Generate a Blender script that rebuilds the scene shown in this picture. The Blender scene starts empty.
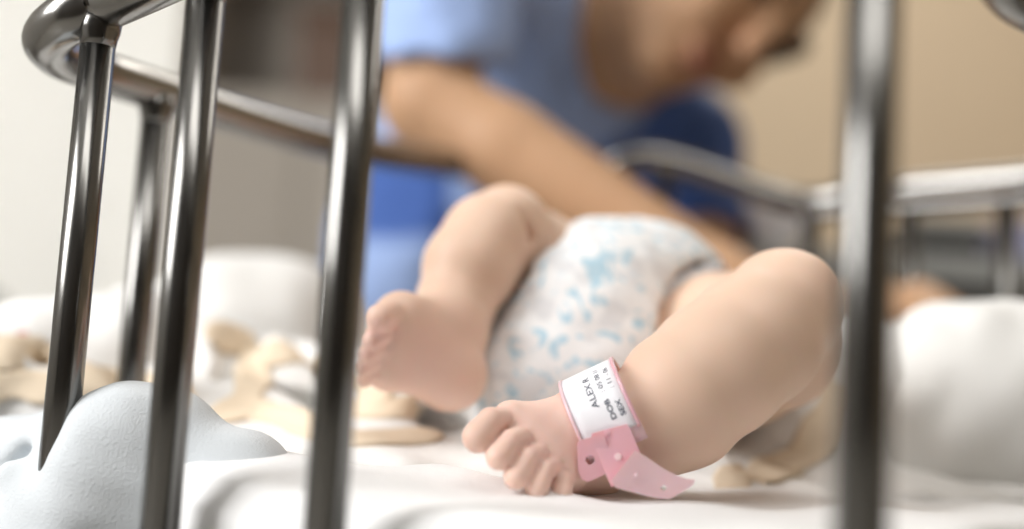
import bpy, bmesh, math, random
import numpy as np
from mathutils import Vector, Matrix

random.seed(4)
rng = np.random.default_rng(4)
scene = bpy.context.scene
COL = scene.collection
PI = math.pi

# ------------------------------------------------------------------ camera
F = 1150.0                       # focal length in pixels of the 1024 wide frame
CAM = np.array([0.0, 0.0, 0.0415])
PITCH, ROLL = math.radians(6.0), math.radians(3.3)
fwd = np.array([0, math.cos(PITCH), math.sin(PITCH)])
r0 = np.array([1.0, 0, 0]); u0 = np.array([0, -math.sin(PITCH), math.cos(PITCH)])
rgt = math.cos(ROLL) * r0 + math.sin(ROLL) * u0
upv = math.cos(ROLL) * u0 - math.sin(ROLL) * r0
cam_d = bpy.data.cameras.new('camera')
cam_d.sensor_width = 36.0
cam_d.lens = F / 1024 * 36
cam_d.clip_start = 0.02
cam_d.dof.use_dof = True
cam_d.dof.focus_distance = 0.447
cam_d.dof.aperture_fstop = 1.9
cam = bpy.data.objects.new('camera', cam_d)
COL.objects.link(cam)
M = Matrix(((rgt[0], upv[0], -fwd[0], CAM[0]), (rgt[1], upv[1], -fwd[1], CAM[1]),
            (rgt[2], upv[2], -fwd[2], CAM[2]), (0, 0, 0, 1)))
cam.matrix_world = M
scene.camera = cam

def W(px, py, Z):
    "a spot in the place, from where it is seen and how far away it is"
    return CAM + Z * (fwd + rgt * (px - 512) / F - upv * (py - 264.5) / F)

# ------------------------------------------------------------------ light
scene.view_settings.view_transform = 'Standard'
scene.view_settings.look = 'None'
scene.view_settings.gamma = 1
scene.view_settings.use_curve_mapping = False
scene.view_settings.exposure = 0.0
world = bpy.data.worlds.new('sky'); scene.world = world
world.use_nodes = True
world.node_tree.nodes['Background'].inputs[0].default_value = (0.85, 0.92, 1.0, 1)
world.node_tree.nodes['Background'].inputs[1].default_value = 0.6

def area(name, loc, target, sx, sy, power, color):
    l = bpy.data.lights.new(name, 'AREA'); l.shape = 'RECTANGLE'
    l.size, l.size_y, l.energy, l.color = sx, sy, power, color
    o = bpy.data.objects.new(name, l); COL.objects.link(o)
    o.location = loc
    o.rotation_euler = (Vector(target) - Vector(loc)).to_track_quat('-Z', 'Y').to_euler()
    return o
area('daylight_side_window', (-1.62, -0.15, 1.05), (0.0, 0.5, 0.05), 0.9, 1.1, 50, (1.0, 0.99, 0.98))
area('daylight_back_window', (-1.15, 3.20, 0.55), (-0.6, 0.5, 0.1), 1.0, 1.7, 19, (1.0, 0.99, 0.98))
area('added_light_bed', (0.10, -0.30, 1.78), (0.1, -0.2, 0), 1.2, 0.6, 14, (1.0, 0.98, 0.95))  # added lamp, out of view, lights the crib from overhead
area('added_light_room', (0.8, 2.1, 1.78), (0.8, 2.1, 0), 1.2, 0.6, 14, (1.0, 0.95, 0.88))  # second added lamp overhead, out of view, brightens the far wall

# ------------------------------------------------------------------ tools
def tag(o, label=None, cat=None, group=None, kind=None):
    if label: o['label'] = label
    if cat: o['category'] = cat
    if group: o['group'] = group
    if kind: o['kind'] = kind
    return o

def empty(name, loc, label=None, cat=None, group=None):
    o = bpy.data.objects.new(name, None); COL.objects.link(o)
    o.empty_display_size = .02
    o.location = loc
    return tag(o, label, cat, group)

def link_mesh(name, me, mat, parent=None, smooth=True):
    o = bpy.data.objects.new(name, me); COL.objects.link(o)
    if mat is not None: me.materials.append(mat)
    if smooth:
        me.polygons.foreach_set('use_smooth', [True] * len(me.polygons))
    if parent is not None:
        o.parent = parent
        pl = parent.location
        o.matrix_parent_inverse = Matrix.Identity(4)
        if parent.type == 'EMPTY' and pl.length > 0:
            me.transform(Matrix.Translation(-pl))
    return o

def mesh_obj(name, verts, faces, mat, parent=None, smooth=True, centre=False):
    me = bpy.data.meshes.new(name)
    me.from_pydata([tuple(v) for v in verts], [], [tuple(f) for f in faces])
    me.update()
    return link_mesh(name, me, mat, parent, smooth)

def bm_obj(name, bm, mat, parent=None, smooth=False):
    me = bpy.data.meshes.new(name)
    bm.normal_update(); bm.to_mesh(me); bm.free()
    return link_mesh(name, me, mat, parent, smooth)

def box_bm(bm, lo, hi, bevel=0.0, seg=2):
    lo, hi = Vector(lo), Vector(hi)
    r = bmesh.ops.create_cube(bm, size=1, matrix=Matrix.Translation((lo + hi) / 2) @ Matrix.Diagonal((*(hi - lo), 1)))
    if bevel > 0:
        es = list({e for v in r['verts'] for e in v.link_edges})
        bmesh.ops.bevel(bm, geom=es, offset=bevel, segments=seg, affect='EDGES', profile=.5)
    return bm

def box(name, lo, hi, mat, parent=None, bevel=0.0, seg=2):
    return bm_obj(name, box_bm(bmesh.new(), lo, hi, bevel, seg), mat, parent, smooth=False)

def catmull(pts, per=10, closed=False):
    P = [np.asarray(p, float) for p in pts]; n = len(P); out = []
    rngs = range(n) if closed else range(n - 1)
    for i in rngs:
        if closed: a, b, c, d = P[i - 1], P[i], P[(i + 1) % n], P[(i + 2) % n]
        else: a, b, c, d = P[max(i - 1, 0)], P[i], P[i + 1], P[min(i + 2, n - 1)]
        # centripetal-like knots keep the corners round
        t0 = 0; t1 = t0 + max(np.linalg.norm(b - a), 1e-4) ** .5; t2 = t1 + max(np.linalg.norm(c - b), 1e-4) ** .5
        t3 = t2 + max(np.linalg.norm(d - c), 1e-4) ** .5
        for k in range(per):
            t = t1 + (t2 - t1) * k / per
            A1 = (t1 - t) / (t1 - t0) * a + (t - t0) / (t1 - t0) * b
            A2 = (t2 - t) / (t2 - t1) * b + (t - t1) / (t2 - t1) * c
            A3 = (t3 - t) / (t3 - t2) * c + (t - t2) / (t3 - t2) * d
            B1 = (t2 - t) / (t2 - t0) * A1 + (t - t0) / (t2 - t0) * A2
            B2 = (t3 - t) / (t3 - t1) * A2 + (t - t1) / (t3 - t1) * A3
            out.append((t2 - t) / (t2 - t1) * B1 + (t - t1) / (t2 - t1) * B2)
    if not closed: out.append(P[-1])
    return np.array(out)

def tube_geo(path, rad, seg=16, closed=False, flat=None, flat_n=None):
    "sweep a circle (or an ellipse with half sizes rad x flat) along a path"
    n = len(path); V = []; Fc = []
    T = np.zeros_like(path)
    for i in range(n):
        if closed: t = path[(i + 1) % n] - path[i - 1]
        else: t = path[min(i + 1, n - 1)] - path[max(i - 1, 0)]
        T[i] = t / max(np.linalg.norm(t), 1e-9)
    up = np.array([0, 0, 1.0]) if flat_n is None else np.asarray(flat_n, float)
    for i in range(n):
        s = np.cross(T[i], up)
        if np.linalg.norm(s) < 1e-3: s = np.cross(T[i], np.array([0, 1.0, 0]))
        s /= np.linalg.norm(s); b = np.cross(s, T[i])
        r = rad[i] if hasattr(rad, '__len__') else rad
        r2 = r if flat is None else flat
        for k in range(seg):
            a = 2 * PI * k / seg
            V.append(path[i] + s * math.cos(a) * r + b * math.sin(a) * r2)
    for i in range(n if closed else n - 1):
        for k in range(seg):
            j = (i + 1) % n
            Fc.append((i * seg + k, i * seg + (k + 1) % seg, j * seg + (k + 1) % seg, j * seg + k))
    if not closed:
        Fc.append(tuple(range(seg))[::-1]); Fc.append(tuple((n - 1) * seg + k for k in range(seg)))
    return V, Fc

def tube(name, path, rad, mat, parent=None, seg=16, closed=False, flat=None, flat_n=None):
    V, Fc = tube_geo(np.asarray(path, float), rad, seg, closed, flat, flat_n)
    return mesh_obj(name, V, Fc, mat, parent)

class Field:
    "a distance field on a grid; soft unions of cones and ellipsoids grown into one skin"
    def __init__(s, lo, hi, h):
        s.lo = np.array(lo, float); s.h = h
        s.n = np.ceil((np.array(hi) - s.lo) / h).astype(int) + 1
        s.g = np.full(s.n, 0.5, np.float32)
    def _win(s, lo, hi):
        a = np.clip(np.floor((lo - s.lo) / s.h).astype(int), 0, s.n - 1)
        b = np.clip(np.ceil((hi - s.lo) / s.h).astype(int) + 1, 1, s.n)
        if np.any(b <= a): return None
        sl = tuple(slice(a[i], b[i]) for i in range(3))
        ax = [(s.lo[i] + np.arange(a[i], b[i]) * s.h).astype(np.float32) for i in range(3)]
        return sl, ax[0][:, None, None], ax[1][None, :, None], ax[2][None, None, :]
    def _join(s, sl, d, k, cut=False):
        g = s.g[sl]
        if cut:
            d = -d
            hh = np.maximum(k - np.abs(g - d), 0) / k
            s.g[sl] = np.maximum(g, d) + hh * hh * k * .25
        else:
            hh = np.maximum(k - np.abs(g - d), 0) / k
            s.g[sl] = np.minimum(g, d) - hh * hh * k * .25
    def cone(s, a, ra, b, rb, k=.006, cut=False):
        a = np.asarray(a, float); b = np.asarray(b, float)
        m = max(ra, rb) + k + 3 * s.h
        w = s._win(np.minimum(a, b) - m, np.maximum(a, b) + m)
        if w is None: return
        sl, X, Y, Z = w
        ab = b - a; L = max(float(ab @ ab), 1e-12)
        t = np.clip(((X - a[0]) * ab[0] + (Y - a[1]) * ab[1] + (Z - a[2]) * ab[2]) / L, 0, 1)
        d = np.sqrt((X - a[0] - t * ab[0]) ** 2 + (Y - a[1] - t * ab[1]) ** 2 + (Z - a[2] - t * ab[2]) ** 2)
        ts = t * t * (3 - 2 * t)
        s._join(sl, d - (ra + (rb - ra) * ts), k, cut)
    def chain(s, pts, k=.006, cut=False):
        for (a, ra), (b, rb) in zip(pts[:-1], pts[1:]): s.cone(a, ra, b, rb, k, cut)
    def ell(s, c, r, R=None, k=.006, cut=False):
        c = np.asarray(c, float); r = np.asarray(r, float)
        m = r.max() + k + 3 * s.h
        w = s._win(c - m, c + m)
        if w is None: return
        sl, X, Y, Z = w
        R = np.eye(3) if R is None else np.asarray(R, float)    # rows are the axes
        q = [(X - c[0]) * R[i][0] + (Y - c[1]) * R[i][1] + (Z - c[2]) * R[i][2] for i in range(3)]
        k0 = np.sqrt(sum((q[i] / r[i]) ** 2 for i in range(3)))
        k1 = np.sqrt(sum((q[i] / r[i] ** 2) ** 2 for i in range(3)))
        s._join(sl, k0 * (k0 - 1) / np.maximum(k1, 1e-6), k, cut)
    def slice_off(s, p, n, half, k=.004):      # inside a box round p, cut away what lies beyond a plane
        p = np.asarray(p, float); half = np.asarray(half, float)
        w = s._win(p - half, p + half)
        if w is None: return
        sl, X, Y, Z = w
        d = (X - p[0]) * n[0] + (Y - p[1]) * n[1] + (Z - p[2]) * n[2] + X * 0 + Y * 0 + Z * 0
        s.g[sl] = np.maximum(s.g[sl], d)
    def below(s, z, k=.004):      # cut away everything under a height
        Zs = (s.lo[2] + np.arange(s.n[2]) * s.h).astype(np.float32)[None, None, :]
        d = np.broadcast_to(z - Zs, s.g.shape)
        hh = np.maximum(k - np.abs(s.g - d), 0) / k
        s.g = np.maximum(s.g, d) + hh * hh * k * .25
    def ripple(s, amp, scale, seed=0, n=7):
        r = np.random.default_rng(seed)
        X, Y, Z = [(s.lo[i] + np.arange(s.n[i]) * s.h).astype(np.float32) for i in range(3)]
        X, Y, Z = X[:, None, None], Y[None, :, None], Z[None, None, :]
        for i in range(n):
            v = r.normal(size=3); v /= np.linalg.norm(v); f = 2 * PI / scale * r.uniform(.6, 1.6); ph = r.uniform(0, 6.28)
            s.g += (amp / n ** .5 * np.sin(f * (X * v[0] + Y * v[1] + Z * v[2]) + ph)).astype(np.float32)
    def surface(s):
        g = s.g; neg = g < 0
        nx, ny, nz = g.shape
        c = neg[:-1, :-1, :-1].astype(np.int8)
        for o in [(1,0,0),(0,1,0),(0,0,1),(1,1,0),(1,0,1),(0,1,1),(1,1,1)]:
            c = c + neg[o[0]:nx-1+o[0], o[1]:ny-1+o[1], o[2]:nz-1+o[2]]
        I, J, K = np.nonzero((c > 0) & (c < 8))
        idx = np.full(c.shape, -1, np.int32); idx[I, J, K] = np.arange(len(I))
        pos = np.zeros((len(I), 3)); cnt = np.zeros(len(I))
        co = [(0,0,0),(1,0,0),(0,1,0),(1,1,0),(0,0,1),(1,0,1),(0,1,1),(1,1,1)]
        ed = [(0,1),(2,3),(4,5),(6,7),(0,2),(1,3),(4,6),(5,7),(0,4),(1,5),(2,6),(3,7)]
        for a, b in ed:
            ca, cb = np.array(co[a]), np.array(co[b])
            ga = g[I+ca[0], J+ca[1], K+ca[2]].astype(float); gb = g[I+cb[0], J+cb[1], K+cb[2]].astype(float)
            m = (ga < 0) != (gb < 0)
            t = np.where(m, ga / np.where(m, ga - gb, 1), 0)
            pos += np.where(m[:, None], ca + t[:, None] * (cb - ca), 0); cnt += m
        pos /= cnt[:, None]
        V = s.lo + (np.stack([I, J, K], 1) + pos) * s.h
        Q = []
        for ax in range(3):
            sl0 = [slice(None)] * 3; sl1 = [slice(None)] * 3
            sl0[ax] = slice(0, -1); sl1[ax] = slice(1, None)
            A, B = neg[tuple(sl0)], neg[tuple(sl1)]
            i, j, k = np.nonzero(A != B); fl = A[i, j, k]
            p = np.stack([i, j, k], 1)
            u, v = (ax + 1) % 3, (ax + 2) % 3
            ok = (p[:, u] > 0) & (p[:, v] > 0) & (p[:, u] < g.shape[u] - 1) & (p[:, v] < g.shape[v] - 1)
            p, fl = p[ok], fl[ok]
            def at(du, dv):
                q = p.copy(); q[:, u] += du; q[:, v] += dv
                return idx[q[:, 0], q[:, 1], q[:, 2]]
            q = np.stack([at(-1, -1), at(0, -1), at(0, 0), at(-1, 0)], 1)
            q[~fl] = q[~fl][:, ::-1]
            Q.append(q)
        Q = np.concatenate(Q)
        return V, Q
    def mesh(s, name, mat, parent=None, relax=2, tint=None):
        V, Q = s.surface()
        e = np.concatenate([Q[:, [0, 1]], Q[:, [1, 2]], Q[:, [2, 3]], Q[:, [3, 0]]])
        for _ in range(relax):
            sm = np.zeros_like(V); ct = np.zeros(len(V))
            for a, b in ((0, 1), (1, 0)):
                for d in range(3): sm[:, d] += np.bincount(e[:, a], V[e[:, b], d], len(V))
                ct += np.bincount(e[:, a], minlength=len(V))
            V = .5 * V + .5 * sm / np.maximum(ct, 1)[:, None]
        me = bpy.data.meshes.new(name)
        me.vertices.add(len(V)); me.vertices.foreach_set('co', V.astype(np.float32).ravel())
        me.loops.add(len(Q) * 4); me.loops.foreach_set('vertex_index', Q.astype(np.int32).ravel())
        me.polygons.add(len(Q))
        me.polygons.foreach_set('loop_start', np.arange(0, len(Q) * 4, 4, dtype=np.int32))
        me.update(calc_edges=True); me.validate()
        if tint is not None:
            at = me.attributes.new('tint', 'FLOAT', 'POINT')
            at.data.foreach_set('value', np.clip(tint(V), 0, 1).astype(np.float32))
        return link_mesh(name, me, mat, parent)

def norm(v): return np.asarray(v, float) / np.linalg.norm(v)
def blob(V, spots):
    w = np.zeros(len(V))
    for p, r, s in spots:
        d = np.linalg.norm(V - np.asarray(p), axis=1)
        w = np.maximum(w, s * np.exp(-(d / r) ** 2))
    return w

# ------------------------------------------------------------------ materials
def mat(name, col, rough=.6, metal=0.0, sss=0.0, sss_col=None, bump=None, sheen=0.0, spec=.5, tint=None, coat=0.0):
    m = bpy.data.materials.new(name); m.use_nodes = True
    nt = m.node_tree; b = nt.nodes['Principled BSDF']
    b.inputs['Base Color'].default_value = (*col, 1)
    b.inputs['Roughness'].default_value = rough
    b.inputs['Metallic'].default_value = metal
    b.inputs['Specular IOR Level'].default_value = spec
    if sheen: b.inputs['Sheen Weight'].default_value = sheen
    if coat: b.inputs['Coat Weight'].default_value = coat
    if sss:
        b.inputs['Subsurface Weight'].default_value = sss
        b.inputs['Subsurface Radius'].default_value = (1.0, .35, .2)
        b.inputs['Subsurface Scale'].default_value = .006
    if tint is not None:
        at = nt.nodes.new('ShaderNodeAttribute'); at.attribute_name = 'tint'
        mx = nt.nodes.new('ShaderNodeMix'); mx.data_type = 'RGBA'
        mx.inputs['A'].default_value = (*col, 1); mx.inputs['B'].default_value = (*tint, 1)
        nt.links.new(at.outputs['Fac'], mx.inputs['Factor'])
        nt.links.new(mx.outputs['Result'], b.inputs['Base Color'])
    if bump:
        sc, st, dist = bump
        tc = nt.nodes.new('ShaderNodeTexCoord'); no = nt.nodes.new('ShaderNodeTexNoise')
        no.inputs['Scale'].default_value = sc; no.inputs['Detail'].default_value = 4
        bp = nt.nodes.new('ShaderNodeBump'); bp.inputs['Strength'].default_value = st; bp.inputs['Distance'].default_value = dist
        nt.links.new(tc.outputs['Object'], no.inputs['Vector'])
        nt.links.new(no.outputs['Fac'], bp.inputs['Height'])
        nt.links.new(bp.outputs['Normal'], b.inputs['Normal'])
    return m

def mottle(m, scale, c1, c2):
    nt = m.node_tree; b = nt.nodes['Principled BSDF']
    tc = nt.nodes.new('ShaderNodeTexCoord'); no = nt.nodes.new('ShaderNodeTexNoise')
    no.inputs['Scale'].default_value = scale; no.inputs['Detail'].default_value = 3
    mx = nt.nodes.new('ShaderNodeMix'); mx.data_type = 'RGBA'
    mx.inputs['A'].default_value = (*c1, 1); mx.inputs['B'].default_value = (*c2, 1)
    nt.links.new(tc.outputs['Object'], no.inputs['Vector'])
    nt.links.new(no.outputs['Fac'], mx.inputs['Factor'])
    nt.links.new(mx.outputs['Result'], b.inputs['Base Color'])
    return m

STEEL = mat('brushed_steel', (.17, .167, .16), .22, 1.0)
RAILSTEEL = mat('polished_steel', (.27, .265, .255), .22, 1.0)
def brushed(m):
    nt = m.node_tree; b = nt.nodes['Principled BSDF']
    tc = nt.nodes.new('ShaderNodeTexCoord'); mp = nt.nodes.new('ShaderNodeMapping'); no = nt.nodes.new('ShaderNodeTexNoise')
    mp.inputs['Scale'].default_value = (260, 260, 6); no.inputs['Scale'].default_value = 1.5; no.inputs['Detail'].default_value = 3
    rp = nt.nodes.new('ShaderNodeMapRange'); rp.inputs['To Min'].default_value = .16; rp.inputs['To Max'].default_value = .28
    nt.links.new(tc.outputs['Object'], mp.inputs['Vector']); nt.links.new(mp.outputs['Vector'], no.inputs['Vector'])
    nt.links.new(no.outputs['Fac'], rp.inputs['Value']); nt.links.new(rp.outputs['Result'], b.inputs['Roughness'])
brushed(STEEL); brushed(RAILSTEEL)
SKIN_BABY = mat('baby_skin', (.80, .575, .44), .48, sss=.2, bump=(900, .05, .0004), spec=.35, tint=(.90, .61, .54))
SKIN_NURSE = mat('adult_skin', (.52, .31, .18), .5, sss=.08, spec=.3, tint=(.34, .10, .08))
DIAPER = mat('nappy_fabric', (.86, .87, .88), .75, bump=(260, .25, .001))
def diaper_print(m):
    nt = m.node_tree; b = nt.nodes['Principled BSDF']
    tc = nt.nodes.new('ShaderNodeTexCoord')
    n1 = nt.nodes.new('ShaderNodeTexNoise'); n1.inputs['Scale'].default_value = 85; n1.inputs['Detail'].default_value = 2; n1.inputs['Distortion'].default_value = 1.4
    r1 = nt.nodes.new('ShaderNodeValToRGB')
    e = r1.color_ramp.elements; e[0].position = .54; e[0].color = (0, 0, 0, 1); e[1].position = .60; e[1].color = (1, 1, 1, 1)
    n2 = nt.nodes.new('ShaderNodeTexNoise'); n2.inputs['Scale'].default_value = 60; n2.inputs['Detail'].default_value = 1
    r2 = nt.nodes.new('ShaderNodeValToRGB')
    e = r2.color_ramp.elements; e[0].position = .56; e[0].color = (0, 0, 0, 1); e[1].position = .62; e[1].color = (1, 1, 1, 1)
    m1 = nt.nodes.new('ShaderNodeMix'); m1.data_type = 'RGBA'
    m1.inputs['A'].default_value = (.90, .91, .92, 1); m1.inputs['B'].default_value = (.50, .70, .82, 1)
    m2 = nt.nodes.new('ShaderNodeMix'); m2.data_type = 'RGBA'; m2.inputs['B'].default_value = (.78, .79, .81, 1)
    for n in (n1, n2): nt.links.new(tc.outputs['Object'], n.inputs['Vector'])
    nt.links.new(n1.outputs['Fac'], r1.inputs['Fac']); nt.links.new(n2.outputs['Fac'], r2.inputs['Fac'])
    nt.links.new(r1.outputs['Color'], m1.inputs['Factor']); nt.links.new(m1.outputs['Result'], m2.inputs['A'])
    nt.links.new(r2.outputs['Color'], m2.inputs['Factor']); nt.links.new(m2.outputs['Result'], b.inputs['Base Color'])
diaper_print(DIAPER)
SHEET = mat('white_cotton_sheet', (.88, .88, .88), .85, bump=(420, .25, .0012), sheen=.2)
MUSLIN = mat('white_muslin', (.86, .85, .83), .9, bump=(500, .3, .001), sheen=.2)
def muslin_print(m):
    nt = m.node_tree; b = nt.nodes['Principled BSDF']
    tc = nt.nodes.new('ShaderNodeTexCoord'); vo = nt.nodes.new('ShaderNodeTexVoronoi'); vo.inputs['Scale'].default_value = 26
    rp = nt.nodes.new('ShaderNodeValToRGB'); e = rp.color_ramp.elements
    e[0].position = .085; e[0].color = (1, 1, 1, 1); e[1].position = .12; e[1].color = (0, 0, 0, 1)
    sp = nt.nodes.new('ShaderNodeSeparateColor'); gt = nt.nodes.new('ShaderNodeMath'); gt.operation = 'GREATER_THAN'; gt.inputs[1].default_value = .55
    ml = nt.nodes.new('ShaderNodeMath'); ml.operation = 'MULTIPLY'
    g2 = nt.nodes.new('ShaderNodeMath'); g2.operation = 'GREATER_THAN'; g2.inputs[1].default_value = .5
    c = nt.nodes.new('ShaderNodeMix'); c.data_type = 'RGBA'; c.inputs['A'].default_value = (.35, .55, .40, 1); c.inputs['B'].default_value = (.70, .35, .33, 1)
    mx = nt.nodes.new('ShaderNodeMix'); mx.data_type = 'RGBA'; mx.inputs['A'].default_value = (.86, .85, .83, 1)
    L = nt.links.new
    L(tc.outputs['Object'], vo.inputs['Vector']); L(vo.outputs['Distance'], rp.inputs['Fac']); L(vo.outputs['Color'], sp.inputs['Color'])
    L(sp.outputs['Red'], gt.inputs[0]); L(gt.outputs[0], ml.inputs[0]); L(rp.outputs['Color'], ml.inputs[1])
    L(sp.outputs['Green'], g2.inputs[0]); L(g2.outputs[0], c.inputs['Factor'])
    L(ml.outputs[0], mx.inputs['Factor']); L(c.outputs['Result'], mx.inputs['B']); L(mx.outputs['Result'], b.inputs['Base Color'])
muslin_print(MUSLIN)
BEIGE = mat('beige_cotton_binding', (.80, .67, .51), .9, bump=(700, .3, .0008))
TOWEL = mat('white_towelling', (.87, .865, .84), .95, bump=(650, .4, .0015), sheen=.3)
FLEECE = mat('pale_grey_fleece', (.66, .70, .73), .95, bump=(1100, .4, .001), sheen=.5)
GREYCLOTH = mat('grey_cloth', (.42, .43, .41), .9, bump=(300, .3, .001))
PINK = mat('pink_vinyl', (.88, .46, .52), .28, sss=.25, coat=.3)
PINK_PALE = mat('pale_pink_vinyl', (.92, .60, .65), .32, sss=.25, coat=.3)
CARD = mat('white_label_card', (.88, .88, .92), .5)
INK = mat('grey_ink', (.10, .11, .15), .7)
SNAP = mat('pale_snap', (.90, .66, .68), .3)
SCRUB = mat('blue_scrub_cotton', (.35, .48, .80), .85, bump=(400, .2, .001), tint=(.055, .125, .40))  # tint is the deep blue painted as shade on the top
TROUSER = mat('navy_cotton', (.07, .13, .32), .85)
SHOE = mat('white_shoe_leather', (.75, .75, .73), .5)
HAIR = mat('dark_brown_hair', (.028, .017, .012), .5)
BABYHAIR = mat('fine_brown_hair', (.10, .055, .03), .6)
EYEW = mat('eye_white', (.75, .73, .70), .2)
LIP = mat('lip_skin', (.34, .10, .09), .45)
WALLP = mottle(mat('beige_wall_paint', (.64, .52, .38), .85), 2.0, (.66, .54, .39), (.62, .50, .36))
WALLW = mat('white_wall_paint', (.80, .79, .76), .85)
WALLD = mat('dark_wall_panelling', (.07, .06, .05), .6)
CEIL = mat('ceiling_paint', (.80, .79, .76), .9)
FLOORM = mottle(mat('vinyl_floor', (.42, .40, .36), .4), 12, (.44, .42, .38), (.38, .36, .33))
WOOD = mat('dark_brown_wood', (.10, .045, .018), .45)
GREIGE = mat('greige_laminate', (.40, .36, .31), .6)
DARKG = mat('dark_grey_plastic', (.07, .07, .07), .5)
MIDG = mat('grey_enamel', (.32, .33, .32), .45)
WHITEP = mat('white_gauze', (.92, .92, .95), .8)
LAV = mat('lavender_cloth', (.50, .50, .66), .9)
FOAM = mat('mattress_cover', (.70, .74, .78), .7)
RUB = mat('black_rubber', (.03, .03, .03), .6)
LENS = mat('lamp_diffuser', (.85, .85, .82), .6)
def curtain_mat():
    m = bpy.data.materials.new('sheer_white_curtain'); m.use_nodes = True
    nt = m.node_tree; b = nt.nodes['Principled BSDF']; out = nt.nodes['Material Output']
    b.inputs['Base Color'].default_value = (.84, .83, .81, 1); b.inputs['Roughness'].default_value = .9
    tr = nt.nodes.new('ShaderNodeBsdfTranslucent'); tr.inputs['Color'].default_value = (.84, .83, .80, 1)
    mx = nt.nodes.new('ShaderNodeMixShader'); mx.inputs[0].default_value = .5
    nt.links.new(b.outputs[0], mx.inputs[1]); nt.links.new(tr.outputs[0], mx.inputs[2]); nt.links.new(mx.outputs[0], out.inputs[0])
    return m
CURT = curtain_mat()
GLASS = mat('window_glass', (1, 1, 1), .02); GLASS.node_tree.nodes['Principled BSDF'].inputs['Transmission Weight'].default_value = 1.0

# ------------------------------------------------------------------ the room
X0, X1, Y0, Y1, Z0, Z1 = -1.75, 2.3, -1.3, 3.0, -.78, 1.85
def struct(o): o['kind'] = 'structure'; return o
struct(box('floor', (X0 - .1, Y0 - .1, Z0 - .08), (X1 + .1, Y1 + .1, Z0), FLOORM))
struct(box('ceiling', (X0 - .1, Y0 - .1, Z1), (X1 + .1, Y1 + .1, Z1 + .08), CEIL))
struct(box('wall_right', (X1, Y0, Z0), (X1 + .1, Y1, Z1), WALLP))
struct(box('wall_front', (X0, Y0 - .1, Z0), (X1, Y0, Z1), WALLD))
def wall_with_hole(name, axis, pos, thick, a0, a1, h0, h1, m):
    bm = bmesh.new()
    lo, hi = (X0, X1) if axis == 'y' else (Y0, Y1)
    for (p, q, r, s) in ((lo, a0, Z0, Z1), (a1, hi, Z0, Z1), (a0, a1, Z0, h0), (a0, a1, h1, Z1)):
        if axis == 'y': box_bm(bm, (p, pos, r), (q, pos + thick, s))
        else: box_bm(bm, (pos - thick, p, r), (pos, q, s))
    return struct(bm_obj(name, bm, m))
wall_with_hole('wall_back', 'y', Y1, .1, -1.65, -.75, -.30, 1.45, WALLP)
wall_with_hole('wall_left', 'x', X0, .1, -.6, 0.3, 0.48, 1.62, WALLW)
def window(name, axis, pos, a0, a1, h0, h1):
    bm = bmesh.new()
    def put(p, q, r, s):
        if axis == 'y': box_bm(bm, (p, pos + .02, r), (q, pos + .07, s))
        else: box_bm(bm, (pos - .07, p, r), (pos - .02, q, s))
    w = .04; mid = (a0 + a1) / 2
    for t in ((a0, a0 + w, h0, h1), (a1 - w, a1, h0, h1), (a0, a1, h0, h0 + w), (a0, a1, h1 - w, h1), (mid - .02, mid + .02, h0, h1)): put(*t)
    return struct(bm_obj(name, bm, WALLW))
window('window_1', 'y', Y1, -1.65, -.75, -.30, 1.45)
window('window_2', 'x', X0, -.6, 0.3, 0.48, 1.62)
struct(box('baseboard_back', (X0, Y1 - .015, Z0), (X1, Y1, Z0 + .09), WALLW))
struct(box('baseboard_right', (X1 - .015, Y0, Z0), (X1, Y1 - .02, Z0 + .09), WALLW))

# curtain in front of the far window: a pleated hanging cloth
root = empty('curtain', (-1.15, 2.9, Z0 + .05), 'white sheer pleated curtain hanging over the bright far window', 'curtain')
V, Fc = [], []
NX, NZ = 160, 14
for i in range(NX + 1):
    x = -1.72 + i / NX * 1.06
    for j in range(NZ + 1):
        z = Z0 + .06 + j / NZ * (1.62 - Z0 - .06)
        amp = .022 * (1 - .35 * j / NZ)
        V.append((x, 2.885 + amp * math.sin(i / NX * 2 * PI * 11 + .5 * math.sin(j * .4)), z))
for i in range(NX):
    for j in range(NZ):
        a = i * (NZ + 1) + j
        Fc.append((a, a + NZ + 1, a + NZ + 2, a + 1))
o = mesh_obj('curtain_panel', V, Fc, CURT, root)
md = o.modifiers.new('thick', 'SOLIDIFY'); md.thickness = .002
tube('curtain_rod', np.array([[-1.74, 2.9, 1.63], [-.60, 2.9, 1.63]]), .011, STEEL, root)

# wardrobe with an open niche, a brown box in it
root = empty('cupboard', (-.56, 2.6, Z0), 'tall greige cupboard with an open niche beside the white curtain', 'cupboard')
bm = bmesh.new()
wx0, wx1, wy0, wy1 = -.74, -.20, 2.45, 2.8
box_bm(bm, (wx0, wy0, Z0 + .06), (wx0 + .02, wy1, 1.5)); box_bm(bm, (wx1 - .02, wy0, Z0 + .06), (wx1, wy1, 1.5))
box_bm(bm, (wx0, wy1 - .02, Z0 + .06), (wx1, wy1, 1.5)); box_bm(bm, (wx0, wy0, 1.48), (wx1, wy1, 1.5))
box_bm(bm, (wx0, wy0, Z0), (wx1, wy1, Z0 + .08)); box_bm(bm, (wx0 + .02, wy0 + .005, .62), (wx1 - .02, wy1 - .02, .64))
box_bm(bm, (wx0 + .02, wy0 + .005, 1.02), (wx1 - .02, wy1 - .02, 1.04))
bm_obj('body', bm, GREIGE, root)
dl = box('door', (wx0 + .003, wy0 - .02, Z0 + .09), (-.472, wy0, .63), GREIGE, root, .003)
dr = box('door', (-.468, wy0 - .02, Z0 + .09), (wx1 - .003, wy0, .63), GREIGE, root, .003)
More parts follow.
